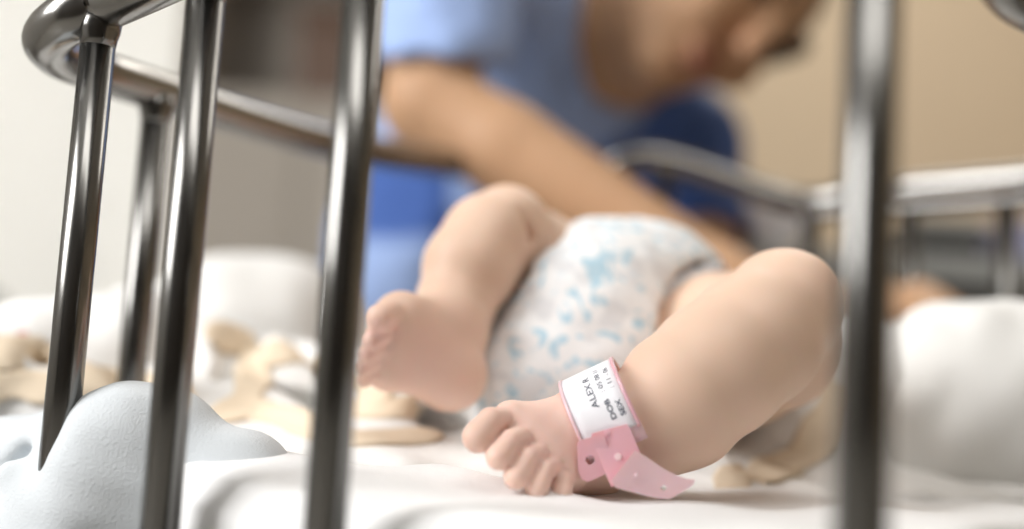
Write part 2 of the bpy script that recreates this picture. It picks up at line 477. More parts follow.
for s, d in ((-.50, dl), (-.44, dr)):
    p = np.array([[s, wy0 - .02, .10], [s, wy0 - .045, .11], [s, wy0 - .045, .24], [s, wy0 - .02, .25]])
    h = tube('handle', p, .005, STEEL, root, 8); h.parent = d
dt = box('door', (wx0 + .003, wy0 - .02, 1.03), (wx1 - .003, wy0, 1.49), GREIGE, root, .003)
root = empty('storage_box', (-.43, 2.6, .64), 'dark brown wooden box inside the cupboard niche', 'box')
box('box_body', (-.50, 2.47, .6405), (-.34, 2.74, .82), WOOD, root, .006)
box('lid', (-.51, 2.46, .8205), (-.33, 2.75, .855), WOOD, root, .006)

# casings for the two added overhead lamps, out of view
for i, (x, y, l) in enumerate(((.1, -.30, 'long added light panel above the crib, out of view'), (.8, 2.1, 'added overhead light panel near the beige far wall, out of view'))):
    r = empty('added_light', (x, y, Z1), l, 'ceiling light')
    bm = bmesh.new()
    for a in ((-.63, -.33, .63, -.30), (-.63, .30, .63, .33), (-.63, -.33, -.60, .33), (.60, -.33, .63, .33)):
        box_bm(bm, (x + a[0], y + a[1], Z1 - .05), (x + a[2], y + a[3], Z1))
    bm_obj('added_light_frame', bm, WALLW, r)
    box('added_light_diffuser', (x - .6, y - .3, Z1 - .03), (x + .6, y + .3, Z1 - .015), LENS, r)

# ------------------------------------------------------------------ the crib
RZ = .172
def flatp(p, z): return np.array([p[0], p[1], z])
posts_near = [W(78, 250, .450), W(184, 250, .405), W(345, 250, .362), W(867, 250, .285)]
pr = [flatp(p, z) for p, z in zip(posts_near, (.183, .1895, .202, .204))]
rail = [pr[3], flatp(pr[2] * .5 + pr[3] * .5 + np.array([0, -.004, 0]), .203), pr[2], pr[1], pr[0],
        W(68, 19, .461), W(48, 39, .476), W(60, 55, .497), W(86, 66, .518), W(113, 76, .538), W(218, 110, .605), W(318, 139, .69),
        W(383, 153, .76), W(464, 166, .86), W(530, 181, .93), W(580, 178, .955), W(625, 161, .945), W(655, 158, .94),
        W(711, 173, .93), W(760, 191, .92), W(802, 202, .91), W(850, 197, .89), W(900, 190, .86), W(1024, 179, .80),
        W(1150, 165, .75), W(1230, 145, .69), W(1225, 118, .61), W(1150, 70, .51), W(1078, 24, .435), W(1008, -23, .372), np.array([.126, .305, .199]),
        np.array([.115, .278, .200])]
crib = empty('hospital_crib', (0.08, .55, Z0), 'stainless steel hospital crib with round posts under a bent top rail', 'crib')
path = catmull(rail, 10, closed=True)
tube('top_rail', path, .0102, RAILSTEEL, crib, 24, closed=True)
def rail_z(xy):
    d = np.hypot(path[:, 0] - xy[0], path[:, 1] - xy[1]); return path[np.argmin(d), 2]
others = [W(148, 200, .556), W(345, 200, .725), W(812, 225, .907), W(907, 250, .857), W(1006, 250, .808), W(560, 250, .945), W(660, 290, .94)]
others += [np.array(p) for p in ((.34, .61, 0), (.27, .49, 0), (.20, .375, 0))]
deck_z = -.075
for i, p in enumerate(posts_near + others):
    zt = rail_z(p) - .004
    rr = .0068 if i < 5 else .0072
    V, Fc = tube_geo(np.array([[p[0], p[1], deck_z], [p[0], p[1], zt]]), rr, 20)
    # a small weld fillet under the rail
    n0 = len(V); prof = [(zt - .013, rr * 1.0), (zt - .010, rr * 1.06), (zt - .007, rr * 1.18), (zt, rr * 1.3)]
    V2, F2 = tube_geo(np.array([[p[0], p[1], z] for z, _ in prof]), [r for _, r in prof], 20)
    V += V2; Fc += [tuple(k + n0 for k in f) for f in F2]
    mesh_obj('post', V, Fc, STEEL, crib)
tube('side_bar', catmull([W(815, 214, .905), W(905, 207, .859), W(1006, 201, .81), W(1150, 190, .752)], 6), .0058, STEEL, crib, 12)
# base frame under the mattress, following the rail's plan
base = path[::3].copy(); base[:, 2] = deck_z
tube('base_rail', base, .009, STEEL, crib, 12, closed=True)
cen = np.array([.07, .58, 0])
def inset(d, n=1):
    q = path[::n].copy(); c = q.mean(0)
    v = q - c; L = np.hypot(v[:, 0], v[:, 1])[:, None]
    q = c + v * (L - d) / L
    return q
def slab(name, ring, z0, z1, m, parent=None, rnd=.012):
    V, Fc = [], []; n = len(ring); c = ring.mean(0)
    prof = [(rnd, z0), (rnd * .3, z0 + rnd * .3), (0, z0 + rnd), (0, z1 - rnd), (rnd * .12, z1 - rnd * .5), (rnd * .4, z1 - rnd * .15), (rnd, z1)]
    for off, z in prof:
        for p in ring:
            v = p - c; L = math.hypot(v[0], v[1]); q = c + v * (L - off) / L
            V.append((q[0], q[1], z))
    for j in range(len(prof) - 1):
        for i in range(n):
            Fc.append((j * n + i, j * n + (i + 1) % n, (j + 1) * n + (i + 1) % n, (j + 1) * n + i))
    Fc.append(tuple(range(n))[::-1]); Fc.append(tuple((len(prof) - 1) * n + i for i in range(n)))
    return mesh_obj(name, V, Fc, m, parent)
slab('deck', inset(.012, 2), deck_z - .012, deck_z - .004, MIDG, crib, .003)
for p in (pr[0], pr[3], W(812, 225, .907), np.array([.38, .70, 0]), W(530, 250, .90)):
    lp = np.array([[p[0], p[1], Z0 + .075], [p[0], p[1], deck_z]])
    lg = tube('leg', lp, .012, STEEL, crib, 14)
    # caster under the leg
    bm = bmesh.new()
    bmesh.ops.create_cone(bm, cap_ends=True, segments=24, radius1=.037, radius2=.037, depth=.02,
                          matrix=Matrix.Translation((p[0], p[1], Z0 + .0372)) @ Matrix.Rotation(PI / 2, 4, 'Y'))
    box_bm(bm, (p[0] - .016, p[1] - .01, Z0 + .037), (p[0] - .012, p[1] + .01, Z0 + .08))
    box_bm(bm, (p[0] + .012, p[1] - .01, Z0 + .037), (p[0] + .016, p[1] + .01, Z0 + .08))
    box_bm(bm, (p[0] - .016, p[1] - .01, Z0 + .074), (p[0] + .016, p[1] + .01, Z0 + .08))
    cs = bm_obj('caster', bm, RUB, crib); cs.parent = lg
mt = slab('mattress', inset(.016, 1), deck_z - .003, -.006, FOAM, None, .02)
tag(mt, 'thin pale mattress lying on the crib base beneath the white sheet', 'mattress')

# ------------------------------------------------------------------ white sheet over the mattress: top with soft swells, skirt on the sides
def sheet_h(x, y):
    h = .0008 * np.sin(70 * x + 22 * y) + .0007 * np.sin(55 * y - 31 * x + 1) + .0006 * np.sin(120 * x - 60 * y)
    # swell along the near edge at the left, where the sheet bunches against the posts
    for (cx, cy, sx, sy, a, am) in SWELL:
        c, s = math.cos(a), math.sin(a); u = (x - cx) * c + (y - cy) * s; v = -(x - cx) * s + (y - cy) * c
        h = h + am * np.exp(-(u / sx) ** 2 - (v / sy) ** 2)
    return h
q1, q2 = W(300, 470, .44), W(215, 470, .46)
SWELL = [(q1[0], q1[1], .075, .026, -.35, .003), (q2[0], q2[1], .05, .03, -.5, .012), (-.01, .445, .05, .012, -.45, .006)]
ring = inset(.0155, 1); NR = len(ring); cc = ring.mean(0)
V, Fc = [], []
K = 46
for j in range(K + 1):
    t = j / K
    for p in ring:
        q = cc + (p - cc) * t
        z = float(sheet_h(q[0], q[1])) * min(1, (1 - t) * 14 + .75)
        if t > .96: z -= .010 * ((t - .96) / .04) ** 2
        V.append((q[0], q[1], z))
for k, (off, z) in enumerate(((.001, -.020), (.0015, -.04), (.0015, -.062))):
    for i, p in enumerate(ring):
        v = (p - cc); L = math.hypot(v[0], v[1]); q = cc + v * (L + off) / L
        V.append((q[0], q[1], z + .001 * math.sin(i * .7)))
R = K + 4
for j in range(R - 1):
    for i in range(NR):
        Fc.append((j * NR + i, j * NR + (i + 1) % NR, (j + 1) * NR + (i + 1) % NR, (j + 1) * NR + i)[::1])
sh = mesh_obj('bed_sheet', V, Fc, SHEET)
md = sh.modifiers.new('thick', 'SOLIDIFY'); md.thickness = .0012; md.offset = 1
tag(sh, 'smooth white cotton sheet stretched over the crib mattress', 'sheet')

# ------------------------------------------------------------------ grey fleece blanket at the near left corner
f = Field((-.32, .36, -.14), (-.02, .62, .075), .0022)
f.ell(W(150, 492, .448), (.040, .024, .040), k=.012)
f.ell(W(108, 480, .447), (.022, .018, .034), k=.014)
f.ell(W(235, 520, .440), (.026, .022, .034), k=.012)
f.ell(W(120, 545, .450), (.045, .022, .045), k=.012)
f.ell(W(150, 640, .440), (.060, .018, .060), k=.015)
f.chain([(W(-60, 520, .50), .034), (W(10, 485, .488), .026), (W(66, 470, .484), .025), (W(130, 480, .475), .022)], k=.012)
f.chain([(W(-40, 620, .46), .045), (W(60, 600, .455), .04), (W(150, 590, .45), .03)], k=.015)
f.chain([(W(8, 475, .445), .0045), (W(45, 520, .440), .0055), (W(70, 560, .437), .005)], k=.01)
f.chain([(W(30, 455, .462), .004), (W(0, 500, .455), .004)], k=.008, cut=True)
for gx in (96, 140, 190, 232):                   # hanging folds below the mattress edge
    f.chain([(W(gx, 560, .420), .003), (W(gx - 8, 640, .418), .007), (W(gx - 12, 740, .424), .008)], k=.014, cut=True)
f.ripple(.0015, .05, 3); f.ripple(.0006, .02, 4)
gb = f.mesh('fleece_blanket', FLEECE)
tag(gb, 'pale grey fluffy fleece blanket bunched over the near left mattress corner', 'blanket')

# ------------------------------------------------------------------ muslin blanket crumpled under and beside the baby
f = Field((-.42, .44, -.21), (.36, .86, .12), .0028)
f.ell(W(430, 430, .62) * np.array([1, 1, 0]) + np.array([0, 0, .005]), (.165, .125, .020), k=.02)
f.ell((.12, .66, .0), (.19, .14, .012), k=.02)
f.chain([(W(-60, 392, .60), .038), (W(60, 378, .62), .040), (W(130, 370, .63), .040), (W(185, 376, .64), .032)], k=.02)
f.chain([(W(-40, 400, .56), .020), (W(60, 402, .57), .018), (W(150, 405, .575), .016), (W(230, 415, .575), .013), (W(320, 430, .58), .013)], k=.012)
f.ell((-.272, .605, -.06), (.026, .075, .105), k=.035)                     # the end hanging over the side
f.ell((-.262, .625, -.12), (.022, .060, .070), k=.03)
f.chain([(W(205, 345, .62), .016), (W(215, 385, .60), .015), (W(230, 410, .58), .011)], k=.01)
f.chain([(W(250, 350, .63), .014), (W(275, 365, .62), .014), (W(300, 400, .60), .013), (W(350, 425, .585), .013)], k=.01)
f.chain([(W(290, 368, .66), .018), (W(340, 385, .64), .018), (W(400, 415, .60), .018)], k=.012)
f.chain([(W(330, 425, .58), .012), (W(400, 418, .56), .015), (W(440, 420, .56), .014), (W(500, 430, .57), .012)], k=.01)
# right side, behind the calf
f.chain([(W(690, 470, .58), .012), (W(760, 462, .585), .016), (W(830, 440, .59), .024)], k=.012)
f.chain([(W(800, 430, .60), .030), (W(850, 390, .62), .036), (W(880, 380, .66), .036)], k=.014)
for a in ([(30, 372, .575), (90, 392, .575), (150, 398, .575)], [(205, 405, .575), (228, 385, .585), (222, 355, .60)], [(265, 400, .59), (310, 412, .585), (350, 410, .575)], [(255, 350, .62), (300, 378, .62), (345, 402, .60)], [(360, 425, .57), (420, 428, .555), (470, 425, .555)]):
    f.chain([(W(*p), .0045) for p in a], k=.010, cut=True)
f.ripple(.003, .04, 8)
mb = f.mesh('muslin_blanket', MUSLIN)
tag(mb, 'white printed muslin blanket with beige binding crumpled beneath the baby', 'blanket')
from mathutils.bvhtree import BVHTree
_me = mb.data
_bvh = BVHTree.FromPolygons([v.co for v in _me.vertices], [tuple(p.vertices) for p in _me.polygons])
def binding(pts, w=.0075, t=.0011):
    "a flat strip of beige edging laid on the cloth along a line"
    P = catmull(pts, 8); N = np.tile(np.array([0, -.5, .8]), (len(P), 1))
    for i, p in enumerate(P):
        d = (p - CAM) / np.linalg.norm(p - CAM)
        hit = _bvh.ray_cast(Vector(CAM), Vector(d))
        if hit[0] is not None: P[i] = np.array(hit[0]); N[i] = np.array(hit[1])
    for _ in range(3):
        P[1:-1] = (P[:-2] + 2 * P[1:-1] + P[2:]) / 4
        N[1:-1] = (N[:-2] + 2 * N[1:-1] + N[2:]) / 4
    V, Fc = [], []; n = len(P); m = 9
    for i in range(n):
        T = norm(P[min(i + 1, n - 1)] - P[max(i - 1, 0)]); nn = norm(N[i] - T * (N[i] @ T)); sd = np.cross(T, nn)
        wi = w * min(1, .35 + .25 * min(i, n - 1 - i)) * (1 + .18 * math.sin(i * .55 + w * 900))
        for k in range(m):
            u = -1 + 2 * k / (m - 1); q = P[i] + sd * u * wi
            hit = _bvh.find_nearest(Vector(q))
            if hit[0] is not None: q = np.array(hit[0]) + np.array(hit[1]) * t
            V.append(q)
    for i in range(n - 1):
        for k in range(m - 1): Fc.append((i * m + k, i * m + k + 1, (i + 1) * m + k + 1, (i + 1) * m + k))
    o = mesh_obj('binding', V, Fc, BEIGE, mb)
    md = o.modifiers.new('thick', 'SOLIDIFY'); md.thickness = .002; md.offset = 0
    return o
binding([W(-30, 350, .555), W(30, 356, .555), W(75, 372, .556), W(120, 384, .556), W(190, 412, .556)], .0115)
binding([W(-30, 395, .535), W(15, 385, .540), W(55, 390, .543), W(110, 400, .548)], .0075)
binding([W(185, 420, .553), W(215, 422, .555), W(243, 405, .570), W(254, 370, .592), W(240, 342, .603), W(205, 336, .6)], .0085)
binding([W(245, 412, .560), W(290, 420, .562), W(330, 436, .563), W(380, 440, .556), W(440, 436, .55)], .0085)
binding([W(262, 352, .600), W(300, 360, .625), W(335, 380, .620), W(390, 400, .590)], .0075)
binding([W(330, 410, .600), W(370, 412, .59), W(420, 408, .58)], .006)
binding([W(715, 486, .565), W(765, 476, .562), W(800, 458, .562), W(826, 425, .572), W(842, 385, .58)], .0095)

# white pillow behind, on the left
f = Field((-.34, .66, -.004), (.03, .94, .20), .004)
Rz = lambda a: np.array([[math.cos(a), math.sin(a), 0], [-math.sin(a), math.cos(a), 0], [0, 0, 1.0]])
pc = W(258, 342, .80)
f.ell(pc, (.085, .055, .062), Rz(.5), k=.02)
f.ell(pc + np.array([.03, .03, -.03]), (.09, .06, .05), Rz(.5), k=.02)
f.ell(pc + np.array([.0, .0, -.04]), (.10, .07, .05), Rz(.5), k=.02)
f.below(.0, .01); f.ripple(.002, .06, 5)
pw = f.mesh('pillow', TOWEL)
tag(pw, 'puffy white pillow in the far left corner of the crib', 'pillow')
# grey bolster beyond the left rail on the far bed's edge
root = empty('spare_bed', (-.95, 1.9, Z0), 'high white spare bed with a grey bolster under the far curtain', 'bed')
BT = .03
box('bed_base', (-1.55, 1.5, BT - .32), (-.62, 2.3, BT - .20), WALLW, root, .02)
for x in (-1.5, -.67):
    for y in (1.55, 2.25): box('leg', (x - .025, y - .025, Z0), (x + .025, y + .025, BT - .30), STEEL, root)
box('bed_mattress', (-1.54, 1.51, BT - .20), (-.63, 2.29, BT), SHEET, root, .05, 4)
tube('bolster', catmull([(-1.5, 1.62, BT + .055), (-1.1, 1.62, BT + .055), (-.72, 1.62, BT + .05)], 6), [.045, .055, .06, .06, .06, .062, .062, .06, .06, .06, .06, .055, .045], GREYCLOTH, root, 20)

# rolled white towel on the right
f = Field((.14, .50, -.004), (.46, .74, .125), .0028)
f.chain([(W(920, 415, .62), .045), (W(965, 402, .625), .051), (W(1060, 408, .63), .052), (W(1150, 400, .64), .045)], k=.02)
f.ell(W(985, 425, .62), (.075, .05, .045), k=.02); f.ell(W(925, 450, .60), (.030, .03, .03), k=.015)
f.chain([(W(896, 460, .60), .014), (W(915, 400, .59), .015), (W(930, 345, .60), .012)], k=.01)
f.chain([(W(925, 480, .565), .004), (W(940, 420, .560), .004), (W(962, 350, .562), .003)], k=.010, cut=True)
f.below(.0005, .006); f.ripple(.0015, .05, 11)
rt = f.mesh('rolled_towel', TOWEL)
tag(rt, 'bulky white rolled towel lying on the sheet at the right', 'towel')

# ------------------------------------------------------------------ the baby
f = Field((-.10, .395, .0005), (.285, .93, .150), .0011)
# image-right leg: knee fallen outward, shin along the picture
KN = W(783, 308, .497)
f.chain([(W(606, 423, .4525), .0172), (W(628, 422, .4535), .0182), (W(648, 421, .455), .0205), (W(680, 396, .462), .0255), (W(717, 369, .470), .0276), (W(755, 338, .482), .0277), (KN, .0248)], k=.004)
f.ell(W(668, 432, .462), (.022, .02, .014), k=.012)
f.chain([(KN, .0245), (W(770, 340, .530), .032), (W(735, 350, .565), .037), (W(690, 345, .600), .040)], k=.005)
f.ell(W(797, 300, .487), (.013, .012, .014), k=.012)
# foot, seen from above its outer side, toes towards the camera
bases = [(W(512, 421, .4345), .0066), (W(531, 435, .432), .0057), (W(547, 448, .431), .0053), (W(560, 460, .4315), .0049), (W(572, 472, .4330), .0046)]
mids = [(W(491, 421, .425), .0052), (W(511, 441, .4205), .0044), (W(528, 458, .4195), .0041), (W(545, 470, .4205), .0038), (W(564, 482, .424), .0036)]
tips = [(W(478, 437, .4195), .0060), (W(499, 457, .4155), .0050), (W(516, 477, .415), .0047), (W(537, 488, .4165), .0043), (W(562, 494, .421), .0040)]
for (b, rb) in bases:
    f.cone(W(600, 428, .451), .0160, b, rb, k=.007)
    f.cone(W(590, 450, .452), .0120, b, rb * .9, k=.007)
f.cone(W(590, 468, .463), .0120, W(600, 430, .452), .016, k=.008)       # heel
f.cone(W(590, 470, .462), .0110, W(555, 478, .437), .0075, k=.008)      # outer edge of the sole
f.cone(W(600, 450, .460), .0120, W(512, 440, .438), .0075, k=.008)
for b, m_, t in zip(bases, mids, tips):
    f.cone(b[0], b[1] * .86, m_[0], m_[1], k=.0005)
    f.cone(m_[0], m_[1], t[0], t[1], k=.0005)
# image-left leg: knee up, sole towards the camera
KL = W(506, 228, .578)
f.chain([(W(449, 322, .540), .0175), (W(456, 302, .546), .0185), (W(470, 268, .556), .0225), (W(488, 240, .567), .0225), (KL, .0208)], k=.004)
f.chain([(KL, .0208), (W(535, 262, .595), .026), (W(575, 310, .615), .036)], k=.004)
f.cone(W(452, 378, .5235), .0132, W(450, 330, .538), .0160, k=.008)
for p, r in ((W(401, 320, .507), .0110), (W(391, 345, .507), .0100), (W(388, 368, .510), .0085)):
    f.cone(W(450, 374, .522), .0130, p, r, k=.008); f.cone(W(446, 330, .532), .0150, p, r, k=.008)
for (bx, by, bz), (tx, ty, tz), r in (((397, 316, .505), (380, 318, .491), .0062), ((391, 334, .503), (372, 340, .493), .0047), ((386, 348, .504), (366, 354, .495), .0044),
                                      ((383, 360, .506), (363, 367, .498), .0042), ((382, 371, .508), (364, 379, .502), .0040)):
    f.chain([(W(bx, by, bz), r * 1.1), (W((bx + tx) / 2, (by + ty) / 2 - 3, (bz + tz) / 2 - .003), r * .95), (W(tx, ty, tz), r)], k=.0016)
# soft creases behind the ankles and in the thigh
f.chain([(W(522, 205, .555), .0015), (W(528, 235, .560), .0018), (W(518, 262, .565), .0012)], k=.005, cut=True)
# trunk, arms and head beyond the nappy
PEL = W(598, 335, .600)
CH = np.array([.125, .735, .056])
HD = np.array([.165, .845, .058])
f.chain([(PEL, .046), (PEL * .5 + CH * .5, .050), (CH, .048)], k=.02)
f.cone(CH, .040, (CH + HD) / 2, .026, k=.012)
f.ell(HD, (.050, .058, .053), k=.008)
f.ell(HD + np.array([.0, -.012, .038]), (.026, .020, .012), k=.012)      # cheeks and brow
f.ell(HD + np.array([-.002, -.018, .052]), (.006, .008, .006), k=.005)   # nose
f.ell(HD + np.array([.012, .004, .052]), (.008, .006, .004), k=.004, cut=True)
f.ell(HD + np.array([-.014, .004, .052]), (.008, .006, .004), k=.004, cut=True)
f.ell(HD + np.array([-.002, -.032, .046]), (.010, .003, .005), k=.003, cut=True)
for s in (-1, 1): f.ell(HD + np.array([s * .050, -.004, .0]), (.006, .012, .014), k=.004)
for s, el, hn in ((-1, np.array([.035, .80, .035]), np.array([.055, .85, .034])), (1, np.array([.215, .745, .034]), np.array([.255, .775, .034]))):
    shd = CH + np.array([s * .040, .012, .0])
    f.chain([(shd, .022), (el, .0185), (hn, .0145)], k=.006)
    f.ell(hn + (hn - el) * .28, (.014, .014, .010), k=.005)
    d = (hn - el) / np.linalg.norm(hn - el); sd = np.cross(d, [0, 0, 1.0])
    for i, l in enumerate((.020, .023, .022, .018)):
        a = hn + d * .020 + sd * (.0085 - i * .0058); b = a + d * l * .6 + np.array([0, 0, .004]); c = b + d * l * .3 + np.array([0, 0, -.008])
        f.chain([(a, .0040), (b, .0036), (c, .0034)], k=.0015)
    a = hn + d * .008 + sd * .012; f.chain([(a, .0045), (a + sd * .008 + d * .010, .004)], k=.002)
TN = [(t[0], .008, .8) for t in tips] + [(W(535, 445, .433), .034, .9), (W(380, 335, .49), .013, .9), (W(368, 352, .495), .014, .8), (W(380, 378, .505), .014, .6), (W(452, 395, .512), .015, .5),
      (W(420, 360, .51), .030, .6), (W(812, 296, .485), .013, .25), (W(700, 440, .455), .02, .2)]
baby = f.mesh('person', SKIN_BABY, relax=1, tint=lambda V: blob(V, TN))
tag(baby, 'bare legged baby lying on its back in a nappy, knee fallen outward', 'baby')

# nappy: a padded shell round the hips with cut leg openings and a frilled cuff
f = Field((-.06, .515, .002), (.18, .76, .155), .0018)
f.ell(W(585, 332, .590), (.0545, .052, .0575), k=.01)
f.ell(W(618, 326, .615), (.054, .055, .056), k=.02)
f.ell(W(660, 312, .625), (.040, .05, .043), k=.02)
f.ell(W(545, 370, .575), (.034, .035, .034), k=.03)
f.ell(W(520, 395, .560), (.024, .03, .026), k=.02)
f.ell(W(600, 380, .565), (.040, .03, .035), k=.02)
f.chain([(W(795, 300, .50), .034), (W(760, 345, .535), .0375), (W(725, 352, .565), .040), (W(695, 345, .595), .043)], k=.006, cut=True)
f.chain([(W(505, 222, .578), .0245), (W(530, 255, .596), .028), (W(548, 280, .612), .030)], k=.006, cut=True)
f.chain([(W(449, 322, .54), .021), (W(470, 268, .556), .0255), (W(506, 224, .578), .024)], k=.004, cut=True)
f.ripple(.0008, .03, 21)
f.ripple(.0003, .013, 22)
nap = f.mesh('nappy', DIAPER, None, relax=2)
nap.parent = baby
# elastic cuff round the leg opening
cuff = catmull([W(715, 266, .590), W(690, 274, .576), W(664, 288, .563), W(646, 308, .553), W(638, 340, .546)], 8)
CUFF = mat('grey_elastic', (.62, .63, .66), .8)
c = tube('elastic_cuff', cuff + np.array([.002, .002, -.001]), [.0030 + .0009 * math.sin(i * 1.9) for i in range(len(cuff))], CUFF, None, 10)
c.parent = nap
f = Field(HD - .075, HD + .075, .0025)
f.ell(HD + np.array([0, .006, -.002]), (.0515, .0585, .0545), k=.004)
f.ell(HD + np.array([0, -.045, .02]), (.075, .06, .06), k=.004, cut=True)
hr = f.mesh('hair', BABYHAIR); hr.parent = baby

# ------------------------------------------------------------------ the identification bracelet on the ankle
BC = W(612, 425, .4530)
ax = W(640, 414, .4520) - W(586, 439, .4540); ax /= np.linalg.norm(ax)
e1 = CAM - BC; e1 -= ax * (e1 @ ax); e1 /= np.linalg.norm(e1)
e2 = np.cross(e1, ax); e2 /= np.linalg.norm(e2)
if e2[2] > 0: e2 = -e2                              # downwards
bro = empty('wrist_band', BC, 'pink hospital identity band with white printed label on the baby\'s ankle', 'bracelet')
bro.name = 'identity_bracelet'
RB = .0198
bv = np.empty(len(baby.data.vertices) * 3, np.float32); baby.data.vertices.foreach_get('co', bv); bv = bv.reshape(-1, 3) - BC
bw = bv @ ax; bt = np.arctan2(bv @ e2, bv @ e1); br_ = np.sqrt((bv @ e1) ** 2 + (bv @ e2) ** 2)
NB = 72; prof_r = np.full(NB, .0150)
ok = (np.abs(bw) < .0118) & (br_ < .032)
np.maximum.at(prof_r, (np.floor((bt[ok] + PI) / (2 * PI) * NB).astype(int)) % NB, br_[ok])
prof_r = np.maximum(np.maximum(np.roll(prof_r, 1), np.roll(prof_r, -1)), prof_r)
for _ in range(6): prof_r = np.maximum(prof_r, (np.roll(prof_r, 2) + np.roll(prof_r, -2)) / 2)
for _ in range(4): prof_r = (np.roll(prof_r, 1) + 2 * prof_r + np.roll(prof_r, -1)) / 4
prof_r += .0006
print('BAND', prof_r.round(4).tolist())
def band_r(th):
    x = ((th + PI) / (2 * PI) * NB - .5) % NB; i = int(x); t = x - i
    return prof_r[i % NB] * (1 - t) + prof_r[(i + 1) % NB] * t
def ringpt(th, w, r): return BC + ax * w + (r - RB + band_r(th)) * (math.cos(th) * e1 + math.sin(th) * e2)
def patch(name, t0, t1, w0, w1, r, thick, m, parent, nt=40, nw=6, taper=None):
    V, Fc = [], []
    for lay in (0, 1):
        for i in range(nt + 1):
            t = t0 + (t1 - t0) * i / nt
            for j in range(nw + 1):
                w = w0 + (w1 - w0) * j / nw
                V.append(ringpt(t, w, r + lay * thick))
    n = (nt + 1) * (nw + 1)
    def I(l, i, j): return l * n + i * (nw + 1) + j
    for i in range(nt):
        for j in range(nw):
            Fc.append((I(1, i, j), I(1, i + 1, j), I(1, i + 1, j + 1), I(1, i, j + 1)))
            Fc.append((I(0, i, j), I(0, i, j + 1), I(0, i + 1, j + 1), I(0, i + 1, j)))
    for i in range(nt):
        Fc.append((I(0, i, 0), I(0, i + 1, 0), I(1, i + 1, 0), I(1, i, 0))); Fc.append((I(0, i, nw), I(1, i, nw), I(1, i + 1, nw), I(0, i + 1, nw)))
    for j in range(nw):
        Fc.append((I(0, 0, j), I(1, 0, j), I(1, 0, j + 1), I(0, 0, j + 1))); Fc.append((I(0, nt, j), I(0, nt, j + 1), I(1, nt, j + 1), I(1, nt, j)))
    return mesh_obj(name, V, Fc, m, parent)
patch('band', math.radians(-220), math.radians(22), -.0118, .0118, RB - .0006, .0007, PINK_PALE, bro)
card = patch('label_card', math.radians(-125), math.radians(8), -.0104, .0104, RB + .0002, .0003, CARD, bro)
patch('window_edge', math.radians(-128), math.radians(10), .0104, .0116, RB + .0001, .0008, PINK, bro, nw=2)
patch('window_edge', math.radians(-128), math.radians(10), -.0116, -.0104, RB + .0001, .0008, PINK_PALE, bro, nw=2)
def wrapped_text(body, size, w, th0, bold=0.0):
    cu = bpy.data.curves.new('t', 'FONT'); cu.body = body; cu.size = size; cu.offset = bold
    to = bpy.data.objects.new('t', cu); COL.objects.link(to)
    bpy.context.view_layer.update()
    dg = bpy.context.evaluated_depsgraph_get()
    me = bpy.data.meshes.new_from_object(to.evaluated_get(dg))
    vs = np.array([v.co[:] for v in me.vertices]); fs = [tuple(p.vertices) for p in me.polygons]
    bpy.data.objects.remove(to); bpy.data.curves.remove(cu); bpy.data.meshes.remove(me)
    # x of the writing runs up round the ankle, y of the writing runs towards the foot
    return [ringpt(th0 - v[0] / RB, w - v[1], RB + .00062) for v in vs], fs
TV, TF = [], []
for body, size, w, th, bold in (('ALEX R', .0036, .0004, math.radians(-17), .00002), ('DOB', .0028, .0046, math.radians(-3), .00007), (': 05 08 11', .0027, .0046, math.radians(-27), 0),
                                ('SEX', .0028, .0084, math.radians(-3), .00007), (': 11 - 06', .0027, .0084, math.radians(-27), 0)):
    v, fs = wrapped_text(body, size, w, th, bold)
    n = len(TV); TV += v; TF += [tuple(k + n for k in q) for q in fs]
pt = mesh_obj('printed_text', TV, TF, INK, bro, smooth=False); pt.parent = card
pt.matrix_parent_inverse = Matrix.Identity(4)

def strip_plate(name, outline, z_of, m, parent, hole=None, thick=.0009, bend=0.0, nseg=48):
    "a thin plate whose outline is given in the picture; a hole leaves an open ring"
    O = [np.array(p, float) for p in outline]
    per = np.array(O + [O[0]]); seg = np.linalg.norm(np.diff(per, axis=0), axis=1); cum = np.r_[0, np.cumsum(seg)]
    c = np.array(hole[0]) if hole else per[:-1].mean(0)
    r = hole[1] if hole else 1.0
    outer = []
    for i in range(nseg):
        a = 2 * PI * i / nseg; d = np.array([math.cos(a), math.sin(a)]); best = None
        for k in range(len(O)):
            p, q = O[k], O[(k + 1) % len(O)]
            Mx = np.array([[d[0], p[0] - q[0]], [d[1], p[1] - q[1]]])
            if abs(np.linalg.det(Mx)) < 1e-9: continue
            s, t = np.linalg.solve(Mx, p - c)
            if s > 0 and -1e-6 <= t <= 1 + 1e-6: best = s if best is None else max(best, s)
        outer.append(c + d * best)
    inner = [c + r * np.array([math.cos(2 * PI * i / nseg), math.sin(2 * PI * i / nseg)]) for i in range(nseg)]
    rings = [inner] + [[a + (b - a) * t for a, b in zip(inner, outer)] for t in (.33, .66, 1.0)]
    V, Fc = [], []
    for lay in (0, 1):
        for rg in rings:
            for p in rg: V.append(W(p[0], p[1], z_of(p) + lay * thick))
    n = nseg; L = len(rings) * n
    for j in range(len(rings) - 1):
        for i in range(n):
            k = (i + 1) % n
            Fc.append((j * n + i, j * n + k, (j + 1) * n + k, (j + 1) * n + i)); Fc.append((L + j * n + i, L + (j + 1) * n + i, L + (j + 1) * n + k, L + j * n + k))
    for i in range(n):
        k = (i + 1) % n; b = (len(rings) - 1) * n
        Fc.append((b + i, b + k, L + b + k, L + b + i)); Fc.append((i, L + i, L + k, k))
    if not hole:
        Fc.append(tuple(range(n))[::-1]); Fc.append(tuple(L + i for i in range(n)))
    return mesh_obj(name, V, Fc, m, parent, smooth=False)
BZ = float((BC - CAM) @ fwd) - band_r(.25) - .0012
